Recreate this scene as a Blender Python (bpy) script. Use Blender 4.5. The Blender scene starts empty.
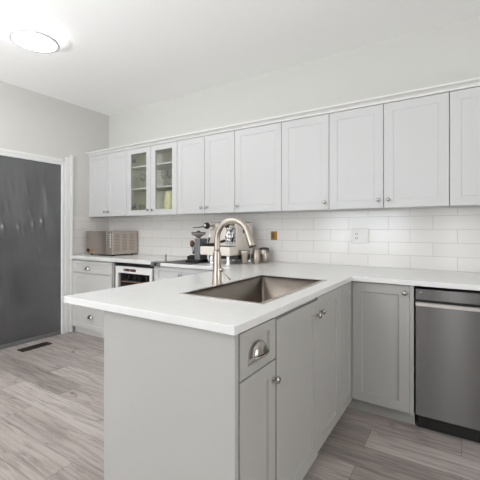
import bpy, bmesh, math, random
from mathutils import Vector, Matrix, noise
random.seed(7)
S = bpy.context.scene
COL = S.collection

# ------------------------------------------------------------------ camera
cam_d = bpy.data.cameras.new('camera')
cam = bpy.data.objects.new('camera', cam_d)
COL.objects.link(cam)
cam.location = (0, 0, 1.2155)
cam.rotation_euler = (math.radians(90), 0, math.radians(32.351))
cam_d.sensor_width = 36
cam_d.lens = 350.03 / 480 * 36
cam_d.shift_y = -10.5 / 480
cam_d.clip_start = 0.05
S.camera = cam

# ------------------------------------------------------------------ world, daylight, exposure
W = bpy.data.worlds.new('world')
S.world = W
W.use_nodes = True
W.node_tree.nodes['Background'].inputs[0].default_value = (0.78, 0.88, 1.0, 1)
W.node_tree.nodes['Background'].inputs[1].default_value = 2.0


def area(name, loc, rot, sx, sy, power, color):
    d = bpy.data.lights.new(name, 'AREA')
    d.shape = 'RECTANGLE'
    d.size = sx
    d.size_y = sy
    d.energy = power
    d.color = color
    o = bpy.data.objects.new(name, d)
    COL.objects.link(o)
    o.location = loc
    o.rotation_euler = rot
    return o


# added light at three unseen windows in the front and right walls
area('window_daylight', (-2.35, -4.44, 1.45), (math.radians(115), 0, 0), 2.2, 1.7, 76, (0.91, 0.96, 1.0))
area('window_daylight_narrow', (-0.13, -4.47, 1.30), (math.radians(95), 0, 0), 0.34, 1.9, 10, (0.96, 0.99, 1.0))
area('window_daylight_side', (2.37, 0.75, 1.5), (math.radians(90), 0, math.radians(90)), 0.56, 1.1, 26, (1.0, 0.99, 0.975))
# added upward light to brighten the ceiling (its made-up lamp body is built below)
UP = (-2.45, -0.75, 1.35)
up = area('uplighter_beam', (UP[0], UP[1], UP[2] + 0.03), (math.radians(180), 0, 0), 0.34, 0.34, 92, (0.965, 0.985, 1.0))
up.data.shape = 'DISK'
LAMP_STRENGTH = 30.0
S.view_settings.view_transform = 'Standard'
S.view_settings.look = 'None'
S.view_settings.exposure = 0.14
S.view_settings.gamma = 1.0
S.view_settings.use_curve_mapping = False
try:
    S.cycles.use_denoising = True
    S.cycles.max_bounces = 10
    S.cycles.diffuse_bounces = 6
    S.cycles.sample_clamp_indirect = 4
except Exception:
    pass


# ------------------------------------------------------------------ helpers
def srgb(r, g, b):
    f = lambda c: c / 12.92 if c <= 0.04045 else ((c + 0.055) / 1.055) ** 2.4
    return (f(r / 255), f(g / 255), f(b / 255), 1)


def material(name, color, rough=0.5, metal=0.0, spec=0.5, bump=None, aniso=0.0, coat=0.0, vary=None):
    m = bpy.data.materials.new(name)
    m.use_nodes = True
    nt = m.node_tree
    b = nt.nodes['Principled BSDF']
    b.inputs['Base Color'].default_value = color
    b.inputs['Roughness'].default_value = rough
    b.inputs['Metallic'].default_value = metal
    b.inputs['Specular IOR Level'].default_value = spec
    b.inputs['Coat Weight'].default_value = coat
    if aniso:                                    # brushed along X: reflections smear upright
        b.inputs['Anisotropic'].default_value = aniso
        b.inputs['Anisotropic Rotation'].default_value = 0.25
        tg = nt.nodes.new('ShaderNodeTangent')
        tg.direction_type = 'RADIAL'
        tg.axis = 'Z'
        nt.links.new(tg.outputs[0], b.inputs['Tangent'])
    tc = nt.nodes.new('ShaderNodeTexCoord')
    if vary:                                     # (amount, scale vector): a faint mottling of the colour
        amt, sc = vary
        mp = nt.nodes.new('ShaderNodeMapping')
        mp.inputs['Scale'].default_value = sc
        nz = nt.nodes.new('ShaderNodeTexNoise')
        nz.inputs['Scale'].default_value = 1
        nz.inputs['Detail'].default_value = 4
        rp = nt.nodes.new('ShaderNodeMapRange')
        rp.inputs['To Min'].default_value = 1 - amt
        rp.inputs['To Max'].default_value = 1 + amt
        mx = nt.nodes.new('ShaderNodeVectorMath')
        mx.operation = 'SCALE'
        mx.inputs[0].default_value = color[:3]
        nt.links.new(tc.outputs['Object'], mp.inputs['Vector'])
        nt.links.new(mp.outputs['Vector'], nz.inputs['Vector'])
        nt.links.new(nz.outputs['Fac'], rp.inputs['Value'])
        nt.links.new(rp.outputs['Result'], mx.inputs['Scale'])
        nt.links.new(mx.outputs['Vector'], b.inputs['Base Color'])
    if bump:                                     # (strength, scale vector)
        st, sc = bump
        mp = nt.nodes.new('ShaderNodeMapping')
        mp.inputs['Scale'].default_value = sc
        nz = nt.nodes.new('ShaderNodeTexNoise')
        nz.inputs['Scale'].default_value = 1
        nz.inputs['Detail'].default_value = 3
        bp = nt.nodes.new('ShaderNodeBump')
        bp.inputs['Strength'].default_value = st
        bp.inputs['Distance'].default_value = 0.002
        nt.links.new(tc.outputs['Object'], mp.inputs['Vector'])
        nt.links.new(mp.outputs['Vector'], nz.inputs['Vector'])
        nt.links.new(nz.outputs['Fac'], bp.inputs['Height'])
        nt.links.new(bp.outputs['Normal'], b.inputs['Normal'])
    return m


def glass_material(name, tint, refl=0.5, rough=0.02):
    m = bpy.data.materials.new(name)
    m.use_nodes = True
    nt = m.node_tree
    nt.nodes.clear()
    out = nt.nodes.new('ShaderNodeOutputMaterial')
    tr = nt.nodes.new('ShaderNodeBsdfTransparent')
    tr.inputs['Color'].default_value = tint
    gl = nt.nodes.new('ShaderNodeBsdfGlossy')
    gl.inputs['Roughness'].default_value = rough
    lw_ = nt.nodes.new('ShaderNodeLayerWeight')
    lw_.inputs['Blend'].default_value = 0.5
    pw = nt.nodes.new('ShaderNodeMath')
    pw.operation = 'POWER'
    pw.inputs[1].default_value = 4.0
    nt.links.new(lw_.outputs['Facing'], pw.inputs[0])
    ml = nt.nodes.new('ShaderNodeMath')
    ml.operation = 'MULTIPLY_ADD'
    ml.inputs[1].default_value = refl
    ml.inputs[2].default_value = 0.05
    ml.use_clamp = True
    nt.links.new(pw.outputs[0], ml.inputs[0])
    mx = nt.nodes.new('ShaderNodeMixShader')
    nt.links.new(ml.outputs[0], mx.inputs[0])
    nt.links.new(tr.outputs[0], mx.inputs[1])
    nt.links.new(gl.outputs[0], mx.inputs[2])
    nt.links.new(mx.outputs[0], out.inputs[0])
    return m


def emission_material(name, color, strength):
    m = bpy.data.materials.new(name)
    m.use_nodes = True
    b = m.node_tree.nodes['Principled BSDF']
    b.inputs['Base Color'].default_value = (0.9, 0.9, 0.9, 1)
    b.inputs['Emission Color'].default_value = color
    b.inputs['Emission Strength'].default_value = strength
    return m


def tile_material(name, rot):
    """White glazed subway tiles, 310 x 101 mm, half bond."""
    m = material(name, srgb(226, 223, 219), rough=0.16, spec=0.5)
    nt = m.node_tree
    b = nt.nodes['Principled BSDF']
    tc = nt.nodes.new('ShaderNodeTexCoord')
    sp = nt.nodes.new('ShaderNodeSeparateXYZ')
    cb = nt.nodes.new('ShaderNodeCombineXYZ')
    nt.links.new(tc.outputs['Object'], sp.inputs[0])
    ad = nt.nodes.new('ShaderNodeMath')
    ad.operation = 'ADD'
    ad.inputs[1].default_value = 12.40 - 0.129 if rot == 'x' else 12.40
    nt.links.new(sp.outputs['X' if rot == 'x' else 'Y'], ad.inputs[0])
    nt.links.new(ad.outputs[0], cb.inputs['X'])
    ad2 = nt.nodes.new('ShaderNodeMath')
    ad2.operation = 'ADD'
    ad2.inputs[1].default_value = -0.91 + 0.101 * 10 - 0.004
    nt.links.new(sp.outputs['Z'], ad2.inputs[0])
    nt.links.new(ad2.outputs[0], cb.inputs['Y'])
    br = nt.nodes.new('ShaderNodeTexBrick')
    br.offset = 0.5
    br.inputs['Scale'].default_value = 1
    br.inputs['Mortar Size'].default_value = 0.0013
    br.inputs['Mortar Smooth'].default_value = 0.2
    br.inputs['Brick Width'].default_value = 0.31
    br.inputs['Row Height'].default_value = 0.101
    br.inputs['Color1'].default_value = srgb(222, 219, 216)
    br.inputs['Color2'].default_value = srgb(218, 215, 212)
    br.inputs['Mortar'].default_value = srgb(176, 172, 168)
    nt.links.new(cb.outputs[0], br.inputs['Vector'])
    nt.links.new(br.outputs['Color'], b.inputs['Base Color'])
    bp = nt.nodes.new('ShaderNodeBump')
    bp.invert = True
    bp.inputs['Strength'].default_value = 0.5
    bp.inputs['Distance'].default_value = 0.001
    nt.links.new(br.outputs['Fac'], bp.inputs['Height'])
    nt.links.new(bp.outputs['Normal'], b.inputs['Normal'])
    return m


def plank_material(name):
    """Grey-washed timber planks running along X, 190 mm wide."""
    m = material(name, srgb(170, 160, 155), rough=0.42, spec=0.4)
    nt = m.node_tree
    L = nt.links.new
    b = nt.nodes['Principled BSDF']
    tc = nt.nodes.new('ShaderNodeTexCoord')
    mp = nt.nodes.new('ShaderNodeMapping')
    mp.inputs['Location'].default_value = (10, 10 * 0.19 - 0.13, 0)
    L(tc.outputs['Object'], mp.inputs['Vector'])
    br = nt.nodes.new('ShaderNodeTexBrick')
    br.offset = 0.37
    br.offset_frequency = 2
    br.inputs['Scale'].default_value = 1
    br.inputs['Mortar Size'].default_value = 0.0011
    br.inputs['Brick Width'].default_value = 1.25
    br.inputs['Row Height'].default_value = 0.19
    br.inputs['Color1'].default_value = (0, 0, 0, 1)
    br.inputs['Color2'].default_value = (1, 1, 1, 1)
    br.inputs['Mortar'].default_value = (0.5, 0.5, 0.5, 1)
    L(mp.outputs['Vector'], br.inputs['Vector'])
    # shift the grain from plank to plank
    off = nt.nodes.new('ShaderNodeVectorMath')
    off.operation = 'MULTIPLY_ADD'
    off.inputs[1].default_value = (7.3, 3.1, 5.7)
    L(br.outputs['Color'], off.inputs[0])
    L(tc.outputs['Object'], off.inputs[2])

    def noise_tex(scale, detail, rough=0.55, dist=0.0):
        mm = nt.nodes.new('ShaderNodeMapping')
        mm.inputs['Scale'].default_value = scale
        L(off.outputs[0], mm.inputs['Vector'])
        n = nt.nodes.new('ShaderNodeTexNoise')
        n.inputs['Scale'].default_value = 1
        n.inputs['Detail'].default_value = detail
        n.inputs['Roughness'].default_value = rough
        n.inputs['Distortion'].default_value = dist
        L(mm.outputs[0], n.inputs['Vector'])
        return n
    grain = noise_tex((2.6, 40, 1), 8, 0.65, 1.2)
    broad = noise_tex((1.6, 5.5, 1), 3, 0.5, 0.8)
    fine = noise_tex((9, 150, 1), 3)
    # plank tone
    ramp = nt.nodes.new('ShaderNodeValToRGB')
    e = ramp.color_ramp.elements
    e[0].position = 0.0
    e[0].color = srgb(134, 127, 123)
    e[1].position = 1.0
    e[1].color = srgb(200, 192, 188)
    mid = ramp.color_ramp.elements.new(0.5)
    mid.color = srgb(178, 168, 163)
    mixv = nt.nodes.new('ShaderNodeMath')
    mixv.operation = 'MULTIPLY_ADD'
    mixv.inputs[1].default_value = 0.55
    L(br.outputs['Color'], mixv.inputs[0])
    bm_ = nt.nodes.new('ShaderNodeMath')
    bm_.operation = 'MULTIPLY'
    bm_.inputs[1].default_value = 0.5
    L(broad.outputs['Fac'], bm_.inputs[0])
    L(bm_.outputs[0], mixv.inputs[2])
    L(mixv.outputs[0], ramp.inputs['Fac'])
    # darker streaks
    st = nt.nodes.new('ShaderNodeValToRGB')
    st.color_ramp.elements[0].position = 0.36
    st.color_ramp.elements[0].color = (0.46, 0.44, 0.43, 1)
    st.color_ramp.elements[1].position = 0.56
    st.color_ramp.elements[1].color = (1, 1, 1, 1)
    L(grain.outputs['Fac'], st.inputs['Fac'])
    mul = nt.nodes.new('ShaderNodeMixRGB')
    mul.blend_type = 'MULTIPLY'
    mul.inputs['Fac'].default_value = 0.7
    L(ramp.outputs['Color'], mul.inputs['Color1'])
    L(st.outputs['Color'], mul.inputs['Color2'])
    # knots
    kn = noise_tex((4.5, 11, 1), 2, 0.5, 1.0)
    kr = nt.nodes.new('ShaderNodeValToRGB')
    kr.color_ramp.elements[0].position = 0.22
    kr.color_ramp.elements[0].color = (0.48, 0.45, 0.43, 1)
    kr.color_ramp.elements[1].position = 0.33
    kr.color_ramp.elements[1].color = (1, 1, 1, 1)
    L(kn.outputs['Fac'], kr.inputs['Fac'])
    mul2 = nt.nodes.new('ShaderNodeMixRGB')
    mul2.blend_type = 'MULTIPLY'
    mul2.inputs['Fac'].default_value = 0.8
    L(mul.outputs[0], mul2.inputs['Color1'])
    L(kr.outputs['Color'], mul2.inputs['Color2'])
    fr_ = nt.nodes.new('ShaderNodeMapRange')
    fr_.inputs['To Min'].default_value = 0.93
    fr_.inputs['To Max'].default_value = 1.07
    L(fine.outputs['Fac'], fr_.inputs['Value'])
    sc = nt.nodes.new('ShaderNodeVectorMath')
    sc.operation = 'SCALE'
    L(mul2.outputs[0], sc.inputs[0])
    L(fr_.outputs[0], sc.inputs['Scale'])
    seam = nt.nodes.new('ShaderNodeMixRGB')
    seam.inputs['Color2'].default_value = srgb(96, 86, 82)
    L(br.outputs['Fac'], seam.inputs['Fac'])
    L(sc.outputs[0], seam.inputs['Color1'])
    L(seam.outputs[0], b.inputs['Base Color'])
    bp = nt.nodes.new('ShaderNodeBump')
    bp.inputs['Strength'].default_value = 0.15
    bp.inputs['Distance'].default_value = 0.002
    L(grain.outputs['Fac'], bp.inputs['Height'])
    L(bp.outputs['Normal'], b.inputs['Normal'])
    return m


M = {}
M['wall'] = material('wall_paint', srgb(206, 205, 201), 0.85, bump=(0.08, (60, 60, 60)))
M['ceiling'] = material('ceiling_paint', srgb(246, 246, 245), 0.9, bump=(0.05, (60, 60, 60)))
M['trim'] = material('trim_paint', srgb(226, 226, 224), 0.45)
M['floor'] = plank_material('grey_planks')
M['tile_back'] = tile_material('tile_back', 'x')
M['tile_left'] = tile_material('tile_left', 'y')
M['white_cab'] = material('white_cabinet_paint', srgb(200, 200, 200), 0.42, vary=(0.012, (3, 3, 3)))
M['cab_inside'] = material('cabinet_inside', srgb(232, 231, 222), 0.6)
M['grey_cab'] = material('grey_cabinet_paint', srgb(174, 173, 170), 0.42, vary=(0.015, (3, 3, 3)))
M['pale_cab'] = material('pale_cabinet_paint', srgb(205, 203, 200), 0.42, vary=(0.012, (3, 3, 3)))
M['dark_gap'] = material('carcass_grey', srgb(120, 119, 117), 0.7)
M['quartz'] = material('white_quartz', srgb(224, 224, 223), 0.22, vary=(0.035, (26, 26, 26)))
M['steel'] = material('brushed_steel', srgb(122, 120, 119), 0.30, 1.0, aniso=1.0)
M['sink_steel'] = material('sink_steel', srgb(146, 137, 128), 0.33, 1.0, bump=(0.08, (6, 6, 120)))
M['rim_steel'] = material('sink_rim_steel', srgb(205, 200, 194), 0.28, 1.0)
M['nickel'] = material('brushed_nickel', srgb(186, 176, 166), 0.34, 1.0)
M['knob'] = material('knob_nickel', srgb(184, 178, 172), 0.24, 1.0)
M['chrome'] = material('chrome', srgb(225, 225, 226), 0.10, 1.0)
M['micro'] = material('microwave_steel', srgb(190, 181, 172), 0.36, 1.0, bump=(0.1, (4, 4, 120)))
M['cream'] = material('cream_enamel', srgb(226, 219, 210), 0.3)
M['black'] = material('black_plastic', srgb(26, 25, 25), 0.4)
M['dark'] = material('dark_grey_plastic', srgb(62, 61, 61), 0.45)
M['midgrey'] = material('mid_grey_metal', srgb(128, 130, 133), 0.38, 0.6)
M['slot'] = material('slot_dark', srgb(128, 119, 111), 0.6)
M['brown'] = material('brown_leather_wood', srgb(98, 72, 54), 0.5)
M['amber'] = material('amber_brass', srgb(158, 112, 40), 0.4, 0.5)
M['white_plastic'] = material('white_plastic', srgb(232, 231, 229), 0.35)
M['print'] = material('white_print', srgb(230, 230, 228), 0.5)
M['red_print'] = material('red_print', srgb(168, 60, 54), 0.5)
M['orange_print'] = material('orange_print', srgb(186, 130, 74), 0.5)
M['vent'] = material('bronze_register', srgb(72, 60, 54), 0.5, 0.4)
M['sheet'] = material('dark_grey_sheet', srgb(92, 92, 94), 0.15, spec=0.9)
M['pane'] = glass_material('cabinet_glass', (0.97, 0.975, 0.955, 1), 0.5)
M['clear'] = glass_material('clear_glass', (0.98, 0.985, 0.98, 1), 0.9)
M['fridge_glass'] = glass_material('fridge_glass', (0.82, 0.82, 0.82, 1), 0.7)
M['window_glass'] = glass_material('window_glass', (0.97, 0.98, 0.98, 1), 0.4)
M['green_glass'] = material('pale_green_ceramic', srgb(214, 215, 176), 0.35)
M['bottle'] = material('bottle_dark', srgb(42, 44, 40), 0.2)
M['wood_shelf'] = material('beech_shelf', srgb(196, 160, 134), 0.5)
M['lamp'] = emission_material('lamp_diffuser', (1.0, 0.995, 0.985, 1), LAMP_STRENGTH)
M['lamp_body'] = emission_material('lamp_body_glowing', (1.0, 0.995, 0.985, 1), 5.0)
M['lamp_body_white'] = material('lamp_white_metal', srgb(238, 238, 237), 0.5)
M['lamp_ring'] = material('lamp_ring_grey', srgb(218, 218, 218), 0.5)
M['hopper'] = material('hopper_metal', srgb(138, 132, 128), 0.2)

WORLD_OF = {}


class MB:
    """Collects shapes in world coordinates and links them as one mesh object."""

    def __init__(self):
        self.bm = bmesh.new()
        self.mi = 0

    def _faces(self, fs):
        for f in fs:
            f.material_index = self.mi

    def box(self, x0, x1, y0, y1, z0, z1, bev=0.0, seg=1, rot=None):
        r = bmesh.ops.create_cube(self.bm, size=1)
        vs = r['verts']
        mt = Matrix.Translation(((x0 + x1) / 2, (y0 + y1) / 2, (z0 + z1) / 2)) @ Matrix.Diagonal((abs(x1 - x0), abs(y1 - y0), abs(z1 - z0), 1))
        bmesh.ops.transform(self.bm, matrix=mt, verts=vs)
        es = set(e for v in vs for e in v.link_edges)
        fs = set(f for v in vs for f in v.link_faces)
        self._faces(fs)
        if bev > 0:
            q = bmesh.ops.bevel(self.bm, geom=list(es), offset=bev, segments=seg, affect='EDGES', profile=0.5)
            self._faces(q['faces'])
            vs = list(set(v for f in q['faces'] for v in f.verts) | set(v for v in vs if v.is_valid))
        if rot:
            bmesh.ops.transform(self.bm, matrix=rot, verts=vs)
        return self

    def lathe(self, c, axis, prof, n=24, cap=True):
        """prof: list of (distance along axis, radius)."""
        ax = Vector(axis).normalized()
        up = Vector((0, 0, 1)) if abs(ax.z) < 0.9 else Vector((1, 0, 0))
        u = ax.cross(up).normalized()
        v = ax.cross(u)
        c = Vector(c)
        rings = []
        for d, r in prof:
            rings.append([self.bm.verts.new(c + ax * d + (u * math.cos(t) + v * math.sin(t)) * max(r, 1e-5)) for t in [2 * math.pi * i / n for i in range(n)]])
        fs = []
        for a, b in zip(rings, rings[1:]):
            for i in range(n):
                j = (i + 1) % n
                fs.append(self.bm.faces.new((a[i], a[j], b[j], b[i])))
        if cap:
            fs.append(self.bm.faces.new(rings[0]))
            fs.append(self.bm.faces.new(rings[-1]))
        self._faces(fs)
        for f in fs:
            f.smooth = True
        return self

    def tube(self, pts, rad, n=12):
        pts = [Vector(p) for p in pts]
        rads = rad if isinstance(rad, (list, tuple)) else [rad] * len(pts)
        rings = []
        prev = None
        for i, p in enumerate(pts):
            t = (pts[min(i + 1, len(pts) - 1)] - pts[max(i - 1, 0)]).normalized()
            if prev is None:
                h = Vector((0, 0, 1)) if abs(t.z) < 0.9 else Vector((1, 0, 0))
                u = t.cross(h).normalized()
            else:
                u = (prev - t * prev.dot(t)).normalized()
            prev = u
            v = t.cross(u)
            rings.append([self.bm.verts.new(p + (u * math.cos(a) + v * math.sin(a)) * rads[i]) for a in [2 * math.pi * k / n for k in range(n)]])
        fs = []
        for a, b in zip(rings, rings[1:]):
            for i in range(n):
                j = (i + 1) % n
                fs.append(self.bm.faces.new((a[i], a[j], b[j], b[i])))
        fs.append(self.bm.faces.new(rings[0]))
        fs.append(self.bm.faces.new(rings[-1]))
        self._faces(fs)
        for f in fs:
            f.smooth = True
        return self

    def quad(self, pts):
        f = self.bm.faces.new([self.bm.verts.new(p) for p in pts])
        self._faces([f])
        return self

    def prism(self, poly, z0, z1):
        a = [self.bm.verts.new((x, y, z0)) for x, y in poly]
        b = [self.bm.verts.new((x, y, z1)) for x, y in poly]
        fs = [self.bm.faces.new(a), self.bm.faces.new(b)]
        n = len(poly)
        for i in range(n):
            j = (i + 1) % n
            fs.append(self.bm.faces.new((a[i], a[j], b[j], b[i])))
        self._faces(fs)
        return self

    def shaker(self, mp, u0, u1, z0, z1, t=0.02, stile=0.06, rail=None, rec=0.010, glass=False):
        """Framed front: mp(u, depth, z) maps to the world; depth 0 is the front."""
        rail = stile if rail is None else rail
        c = 0.0015
        s = 0.006

        def ring(iu, iz, d):
            return [self.bm.verts.new(mp(*q)) for q in ((u0 + iu, d, z0 + iz), (u1 - iu, d, z0 + iz), (u1 - iu, d, z1 - iz), (u0 + iu, d, z1 - iz))]
        rs = [ring(0, 0, t), ring(0, 0, c), ring(c, c, 0), ring(stile, rail, 0), ring(stile + s * .5, rail + s * .5, rec)]
        fs = []
        if glass:
            rs[4] = ring(stile, rail, t)
            rs.append(rs[0])
        for a, b in zip(rs, rs[1:]):
            for i in range(4):
                j = (i + 1) % 4
                fs.append(self.bm.faces.new((a[i], a[j], b[j], b[i])))
        if not glass:
            fs.append(self.bm.faces.new(rs[4]))
            fs.append(self.bm.faces.new(rs[0]))
        self._faces(fs)
        return self

    def build(self, name, mat, parent=None, smooth=None, loc=None):
        bm = self.bm
        bmesh.ops.recalc_face_normals(bm, faces=bm.faces[:])
        if parent is None:
            if loc is None:
                xs = [v.co for v in bm.verts]
                loc = Vector(((min(v.x for v in xs) + max(v.x for v in xs)) / 2, (min(v.y for v in xs) + max(v.y for v in xs)) / 2, min(v.z for v in xs)))
            base = Vector(loc)
        else:
            base = WORLD_OF[parent.name]
        bmesh.ops.translate(bm, vec=-base, verts=bm.verts[:])
        if smooth is not None:
            for f in bm.faces:
                f.smooth = smooth
        me = bpy.data.meshes.new(name)
        bm.to_mesh(me)
        bm.free()
        o = bpy.data.objects.new(name, me)
        COL.objects.link(o)
        for m in (mat if isinstance(mat, (list, tuple)) else [mat]):
            me.materials.append(m)
        if parent is None:
            o.location = base
        else:
            o.parent = parent
        WORLD_OF[o.name] = base
        return o


def tag(o, label, cat, group=None, kind=None):
    if label:
        o['label'] = label
    if cat:
        o['category'] = cat
    if group:
        o['group'] = group
    if kind:
        o['kind'] = kind
    return o


def thing(name, loc, label, cat, group=None):
    o = bpy.data.objects.new(name, None)
    o.empty_display_size = 0.05
    COL.objects.link(o)
    o.location = loc
    WORLD_OF[o.name] = Vector(loc)
    return tag(o, label, cat, group)


def struct(o, label=None):
    o['kind'] = 'structure'
    if label:
        o['label'] = label
        o['category'] = o.name.split('_')[0].split('.')[0]
    return o


def auto_smooth(o, angle=40):
    for p in o.data.polygons:
        p.use_smooth = True
    try:
        o.data.set_sharp_from_angle(angle=math.radians(angle))
    except Exception:
        pass
    return o


# ------------------------------------------------------------------ the setting
XL, XR, YB, YF, ZC = -3.935, 2.40, 2.978, -4.50, 2.717
XE = 1.30                                  # where the run of cabinets ends
struct(MB().box(XL - 0.15, XR + 0.15, YF - 0.15, YB + 0.15, -0.12, 0).build('floor', M['floor'], loc=(0, 0, 0)), 'grey washed timber plank floor of the kitchen')
struct(MB().box(XL - 0.15, XR + 0.15, YF - 0.15, YB + 0.15, ZC, ZC + 0.12).build('ceiling', M['ceiling']), 'smooth white ceiling with one round flush lamp')
wb = struct(MB().box(XL - 0.15, XR + 0.15, YB, YB + 0.15, 0, ZC).build('wall_back', M['wall'], loc=(0, YB, 0)), 'pale back wall above the long row of white cabinets')
MB().box(XL + 0.006, XE, YB - 0.006, YB, 0.86, 1.376).build('tile_splashback', M['tile_back'], wb)['label'] = 'white subway tile splashback under the wall cabinets'
wl = MB()
D0, D1, DT = 0.70, 2.336, 1.973            # doorway on the left wall
wl.box(XL - 0.15, XL, YF, D0, 0, ZC).box(XL - 0.15, XL, D1, YB, 0, ZC).box(XL - 0.15, XL, D0, D1, DT, ZC)
wl = struct(wl.build('wall_left', M['wall'], loc=(XL, 0, 0)), 'pale left wall holding the dark covered doorway')
MB().box(XL, XL + 0.006, 2.462, YB - 0.006, 0.86, 1.374).build('tile_splashback', M['tile_left'], wl)['label'] = 'short return of white subway tiles in the corner'
wr = MB()
wr.box(XR, XR + .15, YF, 0.40, 0, ZC).box(XR, XR + .15, 1.10, YB, 0, ZC).box(XR, XR + .15, 0.40, 1.10, 0, 0.85).box(XR, XR + .15, 0.40, 1.10, 2.15, ZC)
struct(wr.build('wall_right', M['wall']), 'pale right wall with one small window')
f = MB()
for a, b, c, d in ((.40, .46, .85, 2.15), (1.04, 1.10, .85, 2.15), (.46, 1.04, .85, .91), (.46, 1.04, 2.09, 2.15)):
    f.box(XR + .07, XR + .13, a, b, c, d)
w = struct(f.build('window_3', M['trim']), 'small white framed window in the right wall')  # unseen window, added to carry the side light
MB().box(XR + .097, XR + .103, .455, 1.045, .905, 2.095).build('window_pane', M['window_glass'], w)
wf = MB()
for x0, x1, z0, z1 in ((XL, -3.45, 0, ZC), (-1.25, -0.32, 0, ZC), (0.06, XR, 0, ZC), (-3.45, -1.25, 0, 0.6), (-3.45, -1.25, 2.3, ZC), (-0.32, 0.06, 0, 0.3), (-0.32, 0.06, 2.3, ZC)):
    wf.box(x0, x1, YF - 0.15, YF, z0, z1)
struct(wf.build('wall_front', M['wall']), 'pale wall with two windows facing the kitchen')
for n, (x0, x1, z0, z1) in enumerate(((-3.45, -1.25, 0.6, 2.3), (-0.32, 0.06, 0.3, 2.3))):  # windows added to the unseen front wall for their light
    f = MB()
    for a, b, c, d in ((x0, x0 + .06, z0, z1), (x1 - .06, x1, z0, z1), (x0 + .06, x1 - .06, z0, z0 + .06), (x0 + .06, x1 - .06, z1 - .06, z1), ((x0 + x1) / 2 - .025, (x0 + x1) / 2 + .025, z0 + .06, z1 - .06))[:5 if n == 0 else 4]:
        f.box(a, b, YF - 0.13, YF - 0.07, c, d)
    w = struct(f.build('window_%d' % (n + 1), M['trim']), ('wide' if n == 0 else 'narrow') + ' white framed window in the front wall')
    MB().box(x0 + .055, x1 - .055, YF - 0.103, YF - 0.097, z0 + .055, z1 - .055).build('window_pane', M['window_glass'], w)
# casing of the doorway: two profiled uprights and a profiled head
tr = MB()
for y0, y1, th in ((D1 - 0.006, D1 + 0.035, 0.014), (D1 + 0.035, D1 + 0.092, 0.020), (D1 + 0.092, D1 + 0.122, 0.030)):
    tr.box(XL, XL + th, y0, y1, 0, DT + (y1 - D1), bev=0.003)
    ym0, ym1 = D0 - (y1 - D1), D0 - (y0 - D1)
    tr.box(XL, XL + th, ym0, ym1, 0, DT + (y1 - D1), bev=0.003)
for z0, z1, th in ((DT - 0.004, DT + 0.03, 0.014), (DT + 0.03, DT + 0.065, 0.020)):
    tr.box(XL, XL + th, D0, D1, z0, z1, bev=0.003)
struct(tr.build('trim_1', M['trim']), 'white profiled casing around the dark doorway')
# baseboard of the stretch of left wall beyond the doorway
struct(MB().box(XL, XL + 0.014, YF + 0.002, D0 - 0.13, 0, 0.11, bev=0.004).build('baseboard_left', M['trim']), 'white baseboard along the left wall before the doorway')

# dark sheet closing the doorway: a wrinkled film with a hem at the floor
bm = bmesh.new()
ny, nz = 440, 220
WR = [(2.02, 1.262, .045, 3), (2.115, 1.30, .04, 3), (1.87, 1.228, .04, 3), (1.915, 1.215, .03, 2), (1.72, 1.232, .045, 3), (1.66, 1.228, .05, 3), (1.60, 1.215, .04, 2.5), (1.99, 1.39, .03, 2), (1.70, 1.44, .05, 1.6), (1.76, 1.46, .04, 1.4), (2.15, 1.62, .04, 1.8), (1.80, 1.66, .05, 1.2), (1.95, 1.66, .04, 1.1), (2.13, 1.13, .04, 1.4), (2.05, 0.95, .04, 1.0), (1.62, 0.72, .05, 1.4), (1.68, 0.70, .04, 1.2), (1.40, 1.25, .05, 2.5), (1.25, 1.3, .05, 2.2), (1.1, 1.22, .05, 2.5)]   # (along the wall, height, half length, depth in mm) of the sharp creases
y0, y1, z0, z1 = D0 + 0.002, D1 - 0.007, 0.004, DT - 0.006
vv = []
for k in range(nz + 1):
    row = []
    for j in range(ny + 1):
        y = y0 + (y1 - y0) * j / ny
        z = z0 + (z1 - z0) * k / nz
        edge = min(1, (y - y0) / .08, (y1 - y) / .05, (z1 - z) / .10)
        d = noise.noise((y * 7, z * 1.3, 1.3)) * 0.004 + noise.noise((y * 24, z * 4.2, 4.7)) * 0.0008 + noise.noise((y * 2.2, z * 0.9, 9.1)) * 0.008
        for wy, wz, wl_, wa in WR:
            if abs(z - wz) < 3.5 * wl_ and abs(y - wy) < 0.07:
                yy = y - wy - (z - wz) * -0.12
                d += wa * 0.0028 * math.exp(-(yy / 0.018) ** 2 - ((z - wz) / (1.35 * wl_)) ** 2)
        row.append(bm.verts.new((XL - 0.012 + d * max(0, edge), y, z)))
    vv.append(row)
for k in range(nz):
    for j in range(ny):
        f = bm.faces.new((vv[k][j], vv[k][j + 1], vv[k + 1][j + 1], vv[k + 1][j]))
        f.smooth = True
sb = MB()
sb.bm = bm
dr = thing('doorway_sheet', (XL, (D0 + D1) / 2, 0), 'dark grey wrinkled glossy sheet covering the doorway on the left wall', 'sheet')
sheet = sb.build('film', M['sheet'], dr)
sm = sheet.modifiers.new('thickness', 'SOLIDIFY')
sm.thickness = 0.002
sm.offset = 0
MB().box(XL - 0.010, XL - 0.001, D0 + 0.004, D1 - 0.010, 0.0, 0.045, bev=0.003).build('hem', material('hem_grey', srgb(112, 112, 113), 0.4), dr)['label'] = 'paler grey hem along the floor'

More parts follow.
